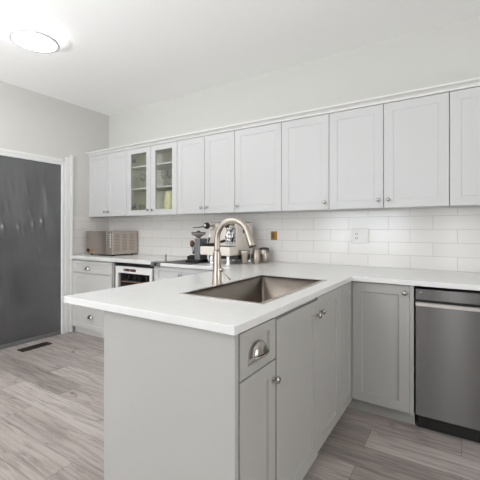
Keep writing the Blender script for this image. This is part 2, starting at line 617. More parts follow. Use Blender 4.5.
# floor register
reg = thing('floor_vent', (-3.73, 1.925, 0), 'dark bronze floor register set in the planks before the doorway', 'vent')
v = MB()
v.box(-3.785, -3.772, 1.775, 2.075, 0, 0.006).box(-3.688, -3.675, 1.775, 2.075, 0, 0.006).box(-3.772, -3.688, 1.775, 1.79, 0, 0.006).box(-3.772, -3.688, 2.06, 2.075, 0, 0.006)
v.build('frame', M['vent'], reg)
v = MB()
v.box(-3.772, -3.688, 1.79, 2.06, 0.0003, 0.002)
v.build('duct_plate', M['black'], reg)
v = MB()
for i in range(14):
    y = 1.799 + i * 0.0192
    v.box(-3.772, -3.688, y - .0035, y + .0035, 0.002, 0.0052)
v.build('grille', M['vent'], reg)

# ceiling lamp
lc = (-2.763, 1.424)
cl = thing('ceiling_light', (lc[0], lc[1], 2.64), 'round white flush ceiling lamp with a thin grey ring, switched on', 'lamp')
MB().lathe((lc[0], lc[1], ZC - 0.0005), (0, 0, -1), [(0, 0.164), (0.028, 0.168), (0.050, 0.169), (0.056, 0.167)], 48).build('base', M['lamp_body'], cl)
MB().lathe((lc[0], lc[1], ZC - 0.054), (0, 0, -1), [(-0.002, 0.148), (-0.002, 0.170), (0.010, 0.171), (0.015, 0.169), (0.016, 0.150), (0.012, 0.148), (-0.002, 0.148)], 48, cap=False).build('ring', M['lamp_ring'], cl)
MB().lathe((lc[0], lc[1], ZC - 0.056), (0, 0, -1), [(0.002, 0.1478), (0.008, 0.147), (0.011, 0.138), (0.013, 0.10), (0.014, 0.02)], 48).build('diffuser', M['lamp'], cl)

# ------------------------------------------------------------------ hardware
NY = (0, -1, 0)
PX = (1, 0, 0)


def knob(p, axis, parent, s=1.0, mat=None):
    prof = [(0, .0065), (.002, .0065), (.004, .0045), (.012, .005), (.016, .0125), (.020, .0155), (.025, .0145), (.0285, .009), (.0295, .001)]
    return MB().lathe(p, axis, [(d * s, r * s) for d, r in prof], 18).build('knob', mat or M['knob'], parent)


def cup_pull(mp, uc, zb, parent, a=0.055, h=0.05, d=0.025):
    """Half-dome bin pull; mp(u, depth, z) with depth negative towards the room."""
    m = MB()
    n1, n2 = 20, 9
    rows = []
    for i in range(n2 + 1):
        t = math.pi / 2 * i / n2                     # 0 at the lower lip, 90 deg at the top seam on the front
        row = []
        for j in range(n1 + 1):
            p = math.pi * j / n1
            u = -math.cos(p) * a
            w = math.sin(p)
            row.append(m.bm.verts.new(mp(uc + u * (1 - 0.12 * i / n2), -d * w * math.cos(t) - 0.001, zb + h * w ** 0.8 * math.sin(t))))
        rows.append(row)
    for r1, r2 in zip(rows, rows[1:]):
        for j in range(n1):
            f = m.bm.faces.new((r1[j], r1[j + 1], r2[j + 1], r2[j]))
            f.smooth = True
    bmesh.ops.remove_doubles(m.bm, verts=m.bm.verts[:], dist=1e-5)
    o = m.build('cup_pull', M['knob'], parent)
    s = o.modifiers.new('wall', 'SOLIDIFY')
    s.thickness = 0.003
    MB().tube([mp(uc - math.cos(math.pi * j / 16) * (a + .003), -(d + .002) * math.sin(math.pi * j / 16) - .002, zb) for j in range(17)], 0.0032, 8).build('lip', M['knob'], o)
    return o


def map_y(yf):
    return lambda u, d, z: (u, yf + d, z)


def map_x(xf):
    return lambda u, d, z: (xf - d, u, z)


# ------------------------------------------------------------------ white upper cabinets
YD, ZB, ZT = 2.679, 1.372, 2.122
G = 0.0020
GROUP_UP = 'white wall cabinets over the splashback'


def upper(x0, x1, splits, knobs, label, glass=False):
    t = thing('upper_cabinet', ((x0 + x1) / 2, YB - 0.15, ZB), label, 'cabinet', GROUP_UP)
    b = MB()
    yb = YB - 0.0065
    if glass:
        T = 0.018
        b.box(x0 + G / 2, x0 + T, YD + .021, yb, ZB, ZT).box(x1 - T, x1 - G / 2, YD + .021, yb, ZB, ZT)
        b.box(x0 + T, x1 - T, YD + .021, yb, ZB, ZB + T).box(x0 + T, x1 - T, YD + .021, yb, ZT - T, ZT)
        b.box(x0 + T, x1 - T, yb - .008, yb, ZB + T, ZT - T)
        b.build('body', M['cab_inside'], t)
    else:
        b.box(x0 + G / 2, x1 - G / 2, YD + .021, yb, ZB + 0.001, ZT)
        b.build('body', M['white_cab'], t)
    xs = [x0] + splits + [x1]
    for i, (a, c) in enumerate(zip(xs, xs[1:])):
        d = MB().shaker(map_y(YD), a + G, c - G, ZB, ZT - 0.003, stile=0.062 if not glass else 0.066, rail=0.058, rec=0.0032, glass=glass).build('door', M['white_cab'], t)
        if glass:
            MB().box(a + .064, c - .064, YD + .010, YD + .014, ZB + .056, ZT - .059).build('glass_pane', M['pane'], d)
            for hz in (ZB + 0.11, ZT - 0.13):
                if i == 0:
                    MB().box(a + .060, a + .108, YD + .022, YD + .040, hz - .02, hz + .02, bev=.003).lathe((a + .084, YD + .041, hz), NY, [(0, .016), (.02, .016)], 14).build('hinge', M['midgrey'], d)
        for kx, kd in knobs:
            if kd == i:
                knob((kx, YD, 1.428), NY, d, 0.9)
    return t


upper(-3.933, -3.225, [-3.575], [(-3.612, 0), (-3.545, 1)], 'white two-door wall cabinet in the corner, above the microwave')
gcab = upper(-3.225, -2.46, [-2.839], [(-2.872, 0), (-2.806, 1)], 'white wall cabinet with two glass doors showing shelves', glass=True)
upper(-2.46, -1.754, [-2.104], [(-2.138, 0), (-2.072, 1)], 'white two-door wall cabinet just right of the glass-door cabinet')
upper(-1.754, -1.283, [], [(-1.718, 0)], 'single-door white wall cabinet above the amber wall plate, knob at its left edge')
upper(-1.283, -0.875, [], [(-0.909, 0)], 'single-door white wall cabinet with its knob at the right edge')
upper(-0.875, -0.068, [-0.475], [(-0.508, 0), (-0.442, 1)], 'white two-door wall cabinet above white double socket')
upper(-0.068, 0.746, [0.339], [(0.306, 0), (0.372, 1)], 'white two-door wall cabinet above the dishwasher, cut by the photo edge')
upper(0.746, 1.298, [], [(0.78, 0)], 'white single-door wall cabinet at the far right end of the row')
for sz in (1.672, 1.920):
    o = MB().box(-3.206, -2.479, YD + .03, YB - .016, sz - .008, sz + .008).build('shelf', M['white_cab'], gcab)
# cornice over all wall cabinets: sloped profile running the full length
cr = MB()
prof = [(YB - 0.001, ZT + .0005), (YD + .001, ZT + .0015), (YD - .004, ZT + .003), (YD - .006, ZT + .012), (YD - .018, ZT + .022), (YD - .045, ZT + .027), (YD - .050, ZT + .029), (YD - .050, ZT + .039), (YB - 0.001, ZT + .039)]
va = [cr.bm.verts.new((XL + .001, y, z)) for y, z in prof]
vb = [cr.bm.verts.new((XE - .001, y, z)) for y, z in prof]
cr.bm.faces.new(va)
cr.bm.faces.new(vb)
for i in range(len(prof)):
    j = (i + 1) % len(prof)
    cr.bm.faces.new((va[i], va[j], vb[j], vb[i]))
struct(cr.build('trim_2', M['trim']), 'white cornice running along the top of the wall cabinets')

# glassware inside the glass-door cabinet
shelfZ = (ZB + .018, 1.680, 1.928)


def wine_glass(x, y, z, label):
    t = tag(MB().lathe((x, y, z + .0005), (0, 0, 1), [(0, .032), (.003, .031), (.006, .006), (.075, .0045), (.085, .012), (.10, .029), (.125, .037), (.155, .036), (.18, .031), (.178, .029), (.155, .034), (.125, .035), (.102, .027), (.089, .002)], 18).build('wine_glass', M['clear']), label, 'glass', 'wine glasses behind the glass doors')
    return t


wg = wine_glass(-2.755, 2.80, shelfZ[1], 'clear stemmed wine glass on the middle shelf behind right glass door, leftmost of three')
for (x, y, z, lb) in ((-2.665, 2.80, shelfZ[1], 'clear stemmed wine glass on the middle shelf behind right glass door, middle of three'),
                      (-2.575, 2.80, shelfZ[1], 'clear stemmed wine glass on the middle shelf behind right glass door, rightmost of three'),
                      (-3.09, 2.80, shelfZ[1], 'clear stemmed wine glass on the middle shelf behind the left glass door, left one'),
                      (-2.99, 2.80, shelfZ[1], 'clear stemmed wine glass on the middle shelf behind the left glass door, right one')):
    c = wg.copy()
    COL.objects.link(c)
    c.location = (x, y, z + .0005)
    c['label'] = lb
tb = None
for (x, lb) in ((-3.10, 'clear straight tumbler on the cabinet floor behind the left glass door, left of the pair'),
                (-2.985, 'clear straight tumbler on the cabinet floor behind the left glass door, right of the pair')):
    if tb is None:
        tb = tag(MB().lathe((x, 2.80, shelfZ[0] + .0005), (0, 0, 1), [(0, .030), (.11, .036), (.11, .033), (.010, .028)], 18).build('tumbler', M['clear']), lb, 'glass', 'tumblers behind the glass door')
    else:
        c = tb.copy()
        COL.objects.link(c)
        c.location.x = x
        c['label'] = lb
pt = tag(MB().lathe((-2.655, 2.80, shelfZ[0] + .0005), (0, 0, 1), [(0, .064), (.02, .072), (.10, .076), (.17, .072), (.21, .064), (.24, .068), (.237, .064), (.20, .060), (.10, .071), (.02, .066)], 24).build('vase', M['green_glass']), 'pale yellow-green vase low in the right half of the glass-door cabinet', 'vase')

# ------------------------------------------------------------------ worktops and sink
CT, TH = 0.91, 0.030
PXR, PXL, PY0, CF = -0.6034, -1.5426, 0.9222, 2.3169
SX0, SX1, SY0, SY1 = -1.128, -0.690, 1.252, 2.050
wt = MB()
ybk = YB - 0.007
poly = [(PXL, PY0), (PXR, PY0), (PXR, CF), (XE + .01, CF), (XE + .01, ybk), (-2.452, ybk), (-2.452, CF), (PXL, CF)]
hole = [(SX0 + .006, SY0 + .006), (SX1 - .006, SY0 + .006), (SX1 - .006, SY1 - .006), (SX0 + .006, SY1 - .006)]
b = wt.bm
for z in (CT - TH, CT):
    po = [b.verts.new((x, y, z)) for x, y in poly]
    ho = [b.verts.new((x, y, z)) for x, y in hole]
    es = [b.edges.new((po[i], po[(i + 1) % len(po)])) for i in range(len(po))] + [b.edges.new((ho[i], ho[(i + 1) % 4])) for i in range(4)]
    bmesh.ops.triangle_fill(b, use_beauty=True, use_dissolve=False, edges=es)
    if z < CT - TH / 2:
        lo = (po, ho)
    else:
        hi = (po, ho)
for q in (0, 1):
    n = len(lo[q])
    for i in range(n):
        j = (i + 1) % n
        b.faces.new((lo[q][i], lo[q][j], hi[q][j], hi[q][i]))
worktop = wt.build('worktop', M['quartz'])
bv = worktop.modifiers.new('edge', 'BEVEL')
bv.width = 0.0025
bv.segments = 2
bv.limit_method = 'ANGLE'
tag(worktop, 'white quartz worktop running over the peninsula and along the back wall', 'worktop')
lw = tag(MB().box(XL + .0305, -2.4525, 2.425, ybk, CT - 0.040, CT, bev=0.003, seg=2).build('worktop', M['quartz']), 'shorter white worktop in the left corner under the microwave', 'worktop')

sk = thing('kitchen_sink', ((SX0 + SX1) / 2, (SY0 + SY1) / 2, CT), 'large rectangular stainless steel sink set in the peninsula worktop', 'sink')
s = MB()
rw = 0.013
for (x0, x1, y0, y1) in ((SX0 - .004, SX1 + .004, SY0 - .004, SY0 + rw), (SX0 - .004, SX1 + .004, SY1 - rw, SY1 + .004), (SX0 - .004, SX0 + rw, SY0 + rw, SY1 - rw), (SX1 - rw, SX1 + .004, SY0 + rw, SY1 - rw)):
    s.box(x0, x1, y0, y1, CT + .0002, CT + .0028)
s.build('rim', M['rim_steel'], sk)
s = MB()
bw = 0.0085


def rrect(x0, x1, y0, y1, r, z, n=5):
    pts = []
    for cx, cy, a0 in ((x1 - r, y1 - r, 0), (x0 + r, y1 - r, 90), (x0 + r, y0 + r, 180), (x1 - r, y0 + r, 270)):
        for k in range(n + 1):
            a = math.radians(a0 + 90 * k / n)
            pts.append((cx + r * math.cos(a), cy + r * math.sin(a), z))
    return pts


rings = []
for z, ins, r in ((CT + .001, 0, .016), (CT - .21, .004, .016), (CT - .222, .010, .016), (CT - .226, .024, .014)):
    rings.append([s.bm.verts.new(p) for p in rrect(SX0 + bw + ins, SX1 - bw - ins, SY0 + bw + ins, SY1 - bw - ins, r, z)])
for a, c in zip(rings, rings[1:]):
    for i in range(len(a)):
        j = (i + 1) % len(a)
        f = s.bm.faces.new((a[i], a[j], c[j], c[i]))
        f.smooth = True
s.bm.faces.new(rings[-1])
bowl = s.build('bowl', M['sink_steel'], sk)
sd = bowl.modifiers.new('wall', 'SOLIDIFY')
sd.thickness = 0.0012
MB().lathe(((SX0 + SX1) / 2, 1.70, CT - .2255), (0, 0, 1), [(0, .045), (.002, .045), (.003, .040), (.001, .034), (.0012, .002)], 24).build('drain', M['chrome'], sk)

# faucet
fx, fy = -1.155, 1.585
fc = thing('faucet', (fx, fy, CT), 'tall brushed nickel gooseneck faucet with a pull-down head beside the sink', 'faucet')
MB().lathe((fx, fy, CT), (0, 0, 1), [(0, .029), (.004, .029), (.008, .0265), (.10, .0235), (.176, .0215), (.184, .021), (.186, .017)], 24).build('body', M['nickel'], fc)
pts = []
zt, R = 1.161, 0.105
for k in range(5):
    pts.append((fx, fy, 1.09 + (zt - 1.09) * k / 4))
dirx = Vector((1.0, -0.02, 0)).normalized()
for k in range(1, 21):
    a = math.pi * (1 - k / 20 * 0.90)
    pts.append((fx + dirx.x * (R + R * math.cos(a)), fy + dirx.y * (R + R * math.cos(a)), zt + R * math.sin(a)))
MB().tube(pts, 0.0162, 16).build('spout', M['nickel'], fc)
p1, p0 = Vector(pts[-1]), Vector(pts[-2])
dv = (p1 - p0).normalized()
hd = MB().lathe(p1 - dv * 0.012, dv, [(0, .0165), (.004, .018), (.03, .0185), (.075, .0215), (.083, .0215)], 20).build('spray_head', M['nickel'], fc)
MB().lathe(p1 + dv * 0.0712, dv, [(0, .0205), (.003, .0195), (.0032, .001)], 20).build('nozzle', M['dark'], hd)
MB().lathe((fx + .018, fy, 0.992), (1, 0, 0), [(0, .012), (.016, .012), (.02, .009)], 14).tube([(fx + .034, fy, .992), (fx + .055, fy - .004, .974), (fx + .092, fy - .006, .942)], [.0055, .0048, .0042], 10).build('lever', M['nickel'], fc)

# ------------------------------------------------------------------ grey base cabinets
GB = 0.0024


def front_x(t, xf, y0, y1, z0, z1, name, stile=0.06, rail=None):
    return MB().shaker(map_x(xf), y0 + GB, y1 - GB, z0, z1, stile=stile, rail=rail).build(name, M['grey_cab'], t)


XF = -0.612
XB = -1.276
GROUP_BASE = 'grey base cabinets under the worktops'
tag(MB().box(XB, -0.6145, 0.940, 0.962, 0.0, CT - TH - .0005, bev=0.0015).build('end_panel', M['grey_cab']), 'plain pale grey panel closing the near end of the peninsula', 'panel')
# drawer-over-door unit
t = thing('base_cabinet', (-0.95, 1.11, 0), 'narrow grey cabinet with a cup-pull drawer over a door, at the peninsula end', 'cabinet', GROUP_BASE)
MB().box(XB, XF - .021, 0.963, 1.2285, 0.09, CT - TH - .001).build('body', M['grey_cab'], t)
MB().box(XB + .03, -0.69, 0.963, 1.2285, 0.0, 0.09).build('toe_kick', M['grey_cab'], t)
d = front_x(t, XF, 0.9645, 1.2275, 0.7155, 0.872, 'drawer', 0.050, 0.034)
cup_pull(map_x(XF), 1.088, 0.774, d, 0.055, 0.046)
d = front_x(t, XF, 0.9645, 1.2275, 0.094, 0.7095, 'door', 0.056)
knob((XF, 1.205, 0.642), PX, d)
# sink cabinet
t = thing('base_cabinet', (-0.95, 1.68, 0), 'grey double-door cabinet under the sink, two knobs meeting near its top', 'cabinet', GROUP_BASE)
sbx = MB()
sbx.box(XB, XB + .016, 1.230, 2.080, 0.09, CT - TH - .001).box(XB + .016, XF - .021, 1.230, 1.2305, 0.09, CT - TH - .001)
sbx.box(XB + .016, XF - .021, 1.2305, 2.080, 0.09, 0.106).box(XB + .016, XF - .021, 2.064, 2.080, .106, CT - TH - .001)
sbx.box(XF - .036, XF - .021, 1.2305, 2.064, 0.106, CT - TH - .001)
sbx.build('body', M['grey_cab'], t)
MB().box(XB + .03, -0.69, 1.230, 2.080, 0.0, 0.09).build('toe_kick', M['grey_cab'], t)
d = front_x(t, XF + .002, 1.2305, 1.698, 0.080, 0.862, 'door')
knob((XF + .002, 1.668, 0.792), PX, d)
d = front_x(t, XF, 1.698, 2.080, 0.092, 0.874, 'door')
knob((XF, 1.730, 0.798), PX, d)
# corner cabinet: two leaves meeting in the inner corner
YFB = 2.345
t = thing('base_cabinet', (-0.80, 2.62, 0), 'grey corner cabinet whose two door leaves meet in the inner corner by the dishwasher', 'cabinet', GROUP_BASE)
MB().prism([(XB, 2.081), (XF - .021, 2.081), (XF - .021, YFB + .021), (-0.2665, YFB + .021), (-0.2665, ybk), (XB, ybk)], 0.09, CT - TH - .001).build('body', M['grey_cab'], t)
MB().prism([(XB + .03, 2.081), (-0.69, 2.081), (-0.69, 2.423), (-0.247, 2.423), (-0.247, 2.44), (XB + .03, 2.44)], 0.0, 0.0895).build('toe_kick', M['grey_cab'], t)
d = front_x(t, XF, 2.082, 2.3435, 0.092, 0.874, 'door', 0.056)
d = MB().shaker(map_y(YFB), -0.6105, -0.2665, 0.1, 0.874, stile=0.060).build('door', M['grey_cab'], t)
knob((-0.293, YFB, 0.828), NY, d)
tag(MB().box(-0.2655, -0.2445, YFB - .002, ybk, 0.09, CT - TH - .0005).build('end_panel', M['grey_cab']), 'slim grey upright panel between the corner cabinet and the dishwasher', 'panel')

# dishwasher
dx0, dx1, yd = -0.2345, 0.3635, 2.338
t = thing('dishwasher', ((dx0 + dx1) / 2, 2.65, 0), 'stainless steel dishwasher with a pocket handle under the right worktop', 'dishwasher')
MB().box(dx0 + .004, dx1 - .004, yd + .045, 2.93, 0.09, 0.862).box(dx0 + .03, dx1 - .03, yd + .10, 2.93, 0.0, 0.09).build('body', M['black'], t)
MB().box(dx0, dx1, yd, yd + .044, 0.798, 0.862, bev=0.002).build('control_panel', M['steel'], t)
dd = MB().box(dx0, dx1, yd, yd + .044, 0.104, 0.762, bev=0.003, seg=2).build('door', M['steel'], t)
m = MB()
m.box(dx0, dx1, yd + .026, yd + .0445, 0.762, 0.798)
m.build('handle_pocket', M['black'], dd)
lp = MB()
prof = [(yd - .001, .760), (yd - .001, .778), (yd + .004, .783), (yd + .012, .783), (yd + .012, .7775), (yd + .006, .7765), (yd + .006, .760)]
va = [lp.bm.verts.new((dx0, y, z)) for y, z in prof]
vb = [lp.bm.verts.new((dx1, y, z)) for y, z in prof]
lp.bm.faces.new(va)
lp.bm.faces.new(vb)
for i in range(len(prof)):
    j = (i + 1) % len(prof)
    lp.bm.faces.new((va[i], va[j], vb[j], vb[i]))
lp.build('handle_lip', M['rim_steel'], dd)
MB().box(dx0 + .01, dx1 - .01, yd + .07, yd + .085, 0.004, 0.1).build('toe_plate', M['black'], t)
MB().lathe((dx0 + .028, yd, .842), NY, [(0, .006), (.0006, .006)], 14).build('badge', M['rim_steel'], t)
# cabinet right of the dishwasher, outside the frame
t = thing('base_cabinet', (0.83, 2.65, 0), 'grey double-door cabinet at the right of the dishwasher, ending the run', 'cabinet', GROUP_BASE)
MB().box(0.366, 1.298, YFB + .021, ybk, 0.09, CT - TH - .001).build('body', M['grey_cab'], t)
MB().box(0.366, 1.298, 2.423, 2.44, 0, .0895).build('toe_kick', M['grey_cab'], t)
for a, c, k in ((0.366, 0.832, 0.80), (0.832, 1.298, 0.864)):
    d = MB().shaker(map_y(YFB), a + G, c - G, 0.1, 0.874, stile=0.06).build('door', M['grey_cab'], t)
    knob((k, YFB, 0.815), NY, d)

# back-run units behind the peninsula
t = thing('base_cabinet', (-1.99, 2.65, 0), 'white cabinet with a knobbed drawer on top, behind the peninsula beside the drinks fridge', 'cabinet', GROUP_BASE)
MB().box(-2.440, -1.7785, YFB + .021, ybk, 0.09, CT - TH - .001).build('body', M['white_cab'], t)
MB().box(-2.440, -1.7785, 2.423, 2.44, 0, .0895).build('toe_kick', M['white_cab'], t)
d = MB().shaker(map_y(YFB), -2.440 + G, -1.7785 - G, 0.722, 0.874, stile=0.05, rail=0.038).build('drawer', M['white_cab'], t)
knob((-2.105, YFB, 0.806), NY, d)
for a, c in ((-2.440, -2.11), (-2.11, -1.7785)):
    MB().shaker(map_y(YFB), a + G, c - G, 0.1, 0.716, stile=0.06).build('door', M['white_cab'], t)
t = thing('base_cabinet', (-1.53, 2.65, 0), 'grey cabinet tucked in behind the peninsula, below the espresso machine', 'cabinet', GROUP_BASE)
MB().box(-1.777, -1.2785, YFB + .021, ybk, 0.09, CT - TH - .001).build('body', M['grey_cab'], t)
MB().box(-1.777, -1.2785, 2.423, 2.44, 0, .0895).build('toe_kick', M['grey_cab'], t)
MB().shaker(map_y(YFB), -1.777 + G, -1.2785 - G, 0.1, 0.874, stile=0.06).build('door', M['grey_cab'], t)

# left drawer unit
YL = 2.448
t = thing('drawer_unit', (-3.54, 2.7, 0), 'light grey drawer unit with cup pulls in the left corner, beside the doorway', 'cabinet')
MB().box(XL + .032, -3.182, YL + .021, ybk, 0.07, 0.868).build('body', M['pale_cab'], t)
MB().box(XL + .032, -3.182, 2.482, 2.5, 0, .0695).build('toe_kick', M['pale_cab'], t)
lx0, lx1 = XL + .033, -3.190
d = MB().shaker(map_y(YL), lx0, lx1, 0.716, 0.852, stile=0.05, rail=0.036, rec=0.005).build('drawer', M['pale_cab'], t)
cup_pull(map_y(YL), -3.617, 0.760, d, 0.045, 0.036)
MB().shaker(map_y(YL), lx0, lx1, 0.404, 0.710, stile=0.055, rec=0.005).build('drawer', M['pale_cab'], t)
d = MB().shaker(map_y(YL), lx0, lx1, 0.072, 0.398, stile=0.055, rec=0.005).build('drawer', M['pale_cab'], t)
cup_pull(map_y(YL), -3.560, 0.212, d, 0.045, 0.036)
MB().box(-3.181, -3.156, YL + .02, 2.9, 0.0, 0.868).build('filler', M['dark_gap'], t)

# drinks fridge
f0, f1, yf = -3.128, -2.545, 2.44
t = thing('drinks_fridge', ((f0 + f1) / 2, 2.7, 0), 'small drinks fridge with a white door frame and dark glass, under the left worktop', 'fridge')
fb = MB()
T = 0.025
fb.box(f0, f0 + T, yf + .042, 2.94, 0.03, 0.832).box(f1 - T, f1, yf + .042, 2.94, 0.03, 0.832).box(f0 + T, f1 - T, yf + .042, 2.94, 0.80, 0.832)
fb.box(f0 + T, f1 - T, yf + .042, 2.94, 0.03, 0.08).box(f0 + T, f1 - T, 2.91, 2.94, .08, .80)
fb.build('body', M['midgrey'], t)
MB().box(f0 + .002, f1 - .002, yf + .03, yf + .04, 0.8325, 0.868).build('vent_gap', M['black'], t)  # black strip put in as the shade of the gap above the fridge
MB().box(f1 + .002, -2.443, yf + .03, yf + .04, 0.002, 0.868).build('side_filler', M['dark'], t)  # dark board standing in for the shaded gap beside the fridge
fd = MB().shaker(map_y(yf), f0 + .012, f1 - .02, 0.07, 0.828, t=0.04, stile=0.038, rail=0.066, glass=True).build('door', M['white_plastic'], t)
MB().box(f0 + .046, f1 - .054, yf + .016, yf + .022, 0.133, 0.765).build('glass_pane', M['fridge_glass'], fd)
lab = MB().box(-2.985, -2.800, yf - .0018, yf + .001, 0.782, 0.808).build('name_badge', M['black'], fd)
lm = MB()
for i, w in enumerate((.020, .013, .020, .012, .018, .014)):
    lm = MB()
    x = -2.972 + i * .0285
    lm.box(x, x + w * .7, yf - .0026, yf - .0017, 0.791, 0.799)
    lm.build('letter', M['red_print'] if i % 3 else M['print'], lab)
for z in (0.30, 0.48, 0.66):
    MB().box(f0 + T + .002, f1 - T - .002, yf + .06, 2.90, z - .007, z + .007).build('shelf', M['wood_shelf'], t)
MB().box(f0 + .03, f1 - .03, yf + .06, 2.9, 0, .03).build('foot', M['black'], t)
bt = None
xs_b = (-3.03, -2.95, -2.86, -2.76, -2.67)
words = ('first', 'second', 'third', 'fourth', 'fifth')
for i, x in enumerate(xs_b):
    lb = 'dark bottle standing on the top shelf of the drinks fridge, %s from its left' % words[i]
    if bt is None:
        bt = tag(MB().lathe((x, 2.56, 0.6675), (0, 0, 1), [(0, .026), (.003, .028), (.065, .028), (.085, .012), (.112, .011), (.118, .012), (.12, .001)], 16).build('bottle', M['bottle']), lb, 'bottle', 'bottles in the drinks fridge')
    else:
        c = bt.copy()
        COL.objects.link(c)
        c.location.x = x
        c['label'] = lb

# ------------------------------------------------------------------ things on the left worktop
mx0, mx1, my0, my1, mz0, mz1 = -3.835, -3.360, 2.580, 2.958, 0.926, 1.200
t = thing('microwave', ((mx0 + mx1) / 2, (my0 + my1) / 2, CT), 'stainless steel microwave with two dials in the corner of the left worktop', 'microwave')
MB().box(mx0, mx1, my0 + .012, my1, mz0, mz1, bev=.004, seg=2).build('casing', M['micro'], t)
md = MB().box(mx0 + .002, mx1 - .092, my0, my0 + .0115, mz0 + .004, mz1 - .004, bev=.002).build('door', M['micro'], t)
MB().lathe((mx0 + .045, my0, mz0 + .042), NY, [(0, .022), (.012, .020), (.013, .001)], 20).build('dial', M['black'], md)['label'] = 'black dial'
MB().lathe((mx0 + .105, my0, mz0 + .040), NY, [(0, .022), (.010, .020), (.011, .013), (.0111, .001)], 20).build('dial', M['orange_print'], md)['label'] = 'copper-coloured dial'
cp = MB().box(mx1 - .090, mx1 - .004, my0 + .001, my0 + .0115, mz0 + .004, mz1 - .004, bev=.002).build('control_panel', M['slot'], t)
for k in range(7):
    z = mz1 - .040 - k * .024
    MB().box(mx1 - .034, mx1 - .014, my0 - .001, my0 + .0015, z - .006, z + .006).build('button', M['print'], cp)
    if k % 2 == 0:
        MB().box(mx1 - .076, mx1 - .044, my0 - .001, my0 + .0015, z - .008, z + .008).build('button', M['midgrey'], cp)
for c in range(3):
    gr = MB()
    yc = my0 + .075 + c * .105
    for k in range(11):
        z = mz1 - .045 - k * .018
        gr.box(mx1 - .002, mx1 + .0008, yc - .034, yc + .034, z - .003, z + .003)
    gr.build('vent_slots', M['slot'], t)
for (x, y) in ((mx0 + .04, my0 + .05), (mx1 - .04, my0 + .05), (mx0 + .04, my1 - .05), (mx1 - .04, my1 - .05)):
    MB().lathe((x, y, CT), (0, 0, 1), [(0, .014), (.0165, .016)], 14).build('foot', M['black'], t)

# grey bracket at the step between the two worktops, and the small post beside it
t = thing('edge_bracket', (-2.39, 2.40, CT), 'grey metal bracket with a dark slot at the worktop corner beside the drinks fridge', 'bracket')
MB().box(-2.447, -2.33, 2.3085, 2.3165, CT - .036, CT + .006, bev=.001).box(-2.447, -2.33, 2.3165, 2.40, CT + .0003, CT + .006, bev=.001).build('plate', M['midgrey'], t)
MB().box(-2.398, -2.376, 2.3070, 2.3086, CT - .030, CT).build('slot', M['black'], t)
tag(MB().lathe((-2.412, 2.47, CT + .0003), (0, 0, 1), [(0, .013), (.003, .013), (.005, .009), (.062, .009), (.065, .006)], 14).build('post', M['midgrey']), 'short slim grey post standing on the worktop beside the bracket', 'post')
tag(MB().box(-2.325, -1.99, 2.335, 2.66, CT + .0003, CT + .007, bev=.002).build('bar_mat', M['dark']), 'thin dark mat lying on the worktop under the coffee grinder', 'mat')

# coffee grinder
gx, gy, gz = -2.075, 2.53, CT + .0073
t = thing('coffee_grinder', (gx, gy, gz), 'small coffee grinder with a smoked hopper, left of the espresso machine', 'grinder')
MB().box(-2.150, -2.000, 2.455, 2.605, gz, gz + .022, bev=.006, seg=2).build('base', M['black'], t)
MB().box(-2.062, -2.002, 2.475, 2.595, gz + .022, 1.135, bev=.006, seg=2).build('body', M['midgrey'], t)
MB().lathe((-2.060, 2.535, 1.136), (0, 0, 1), [(0, .018), (.012, .026), (.034, .064), (.046, .068), (.050, .066)], 24).build('hopper', M['hopper'], t)
MB().lathe((-2.060, 2.535, 1.186), (0, 0, 1), [(0, .067), (.005, .066), (.008, .02), (.018, .012), (.020, .001)], 24).build('lid', M['dark'], t)
MB().lathe((-2.060, 2.500, 1.085), (-0.86, -0.5, 0), [(0, .012), (.02, .012), (.022, .026), (.036, .032), (.050, .029), (.056, .015), (.057, .001)], 20).build('adjuster', M['brown'], t)['label'] = 'round brown knob'
MB().lathe((-2.095, 2.505, 0.99), (0, 0, 1), [(0, .008), (.03, .014), (.06, .018), (.065, .018)], 14).build('spout', M['chrome'], t)
MB().lathe((-2.100, 2.495, gz + .0225), (0, 0, 1), [(0, .026), (.035, .030), (.040, .030)], 18).build('dosing_cup', M['dark'], t)
MB().lathe((-2.135, 2.48, gz + .0225), (0, 0, 1), [(0, .010), (.02, .014), (.03, .012), (.034, .001)], 14).build('foot_switch', M['black'], t)

# espresso machine
ex0, ex1, ey0, ey1 = -1.992, -1.682, 2.600, 2.885
t = thing('espresso_machine', (-1.83, 2.7, CT), 'cream and chrome espresso machine with round valve knobs on the back worktop', 'coffee machine')
MB().box(ex0, ex1, ey0, ey1, 0.985, 1.262, bev=.008, seg=2).build('body', M['cream'], t)
MB().box(ex0 - .002, ex1 + .002, ey0 + .01, ey1, 0.945, 0.9845).build('chassis', M['dark'], t)
MB().box(ex0 - .002, ex1 + .012, 2.470, ey0 + .008, 0.988, 1.066, bev=.012, seg=3).build('drip_tray', M['cream'], t)
g = MB()
for k in range(13):
    x = ex0 + .02 + k * .0235
    g.box(x, x + .010, 2.485, 2.592, 1.0662, 1.0700)
g.build('tray_grate', M['black'], t)
MB().box(-1.800, -1.690, ey0 - .004, ey0 + .002, 1.085, 1.235, bev=.002).build('front_plate', M['chrome'], t)
for (x, y) in ((ex0 + .110, 2.50), (ex1 - .025, 2.50), (ex0 + .110, 2.86), (ex1 - .025, 2.86)):
    MB().lathe((x, y, CT + .0003), (0, 0, 1), [(0, .023), (.004, .024), (.02, .020), (.065, .014), (.078, .014)], 16).build('foot', M['chrome'], t)
MB().box(-1.968, -1.895, 2.482, 2.560, 1.0705, 1.092, bev=.004).build('tray_mat', M['black'], t)
cr_ = MB()
for q in ((ex0 + .01, ey0 + .012), (ex1 - .01, ey0 + .012), (ex0 + .01, ey1 - .012), (ex1 - .01, ey1 - .012)):
    cr_.tube([(q[0], q[1], 1.262), (q[0], q[1], 1.284)], .004, 8)
zr = 1.284
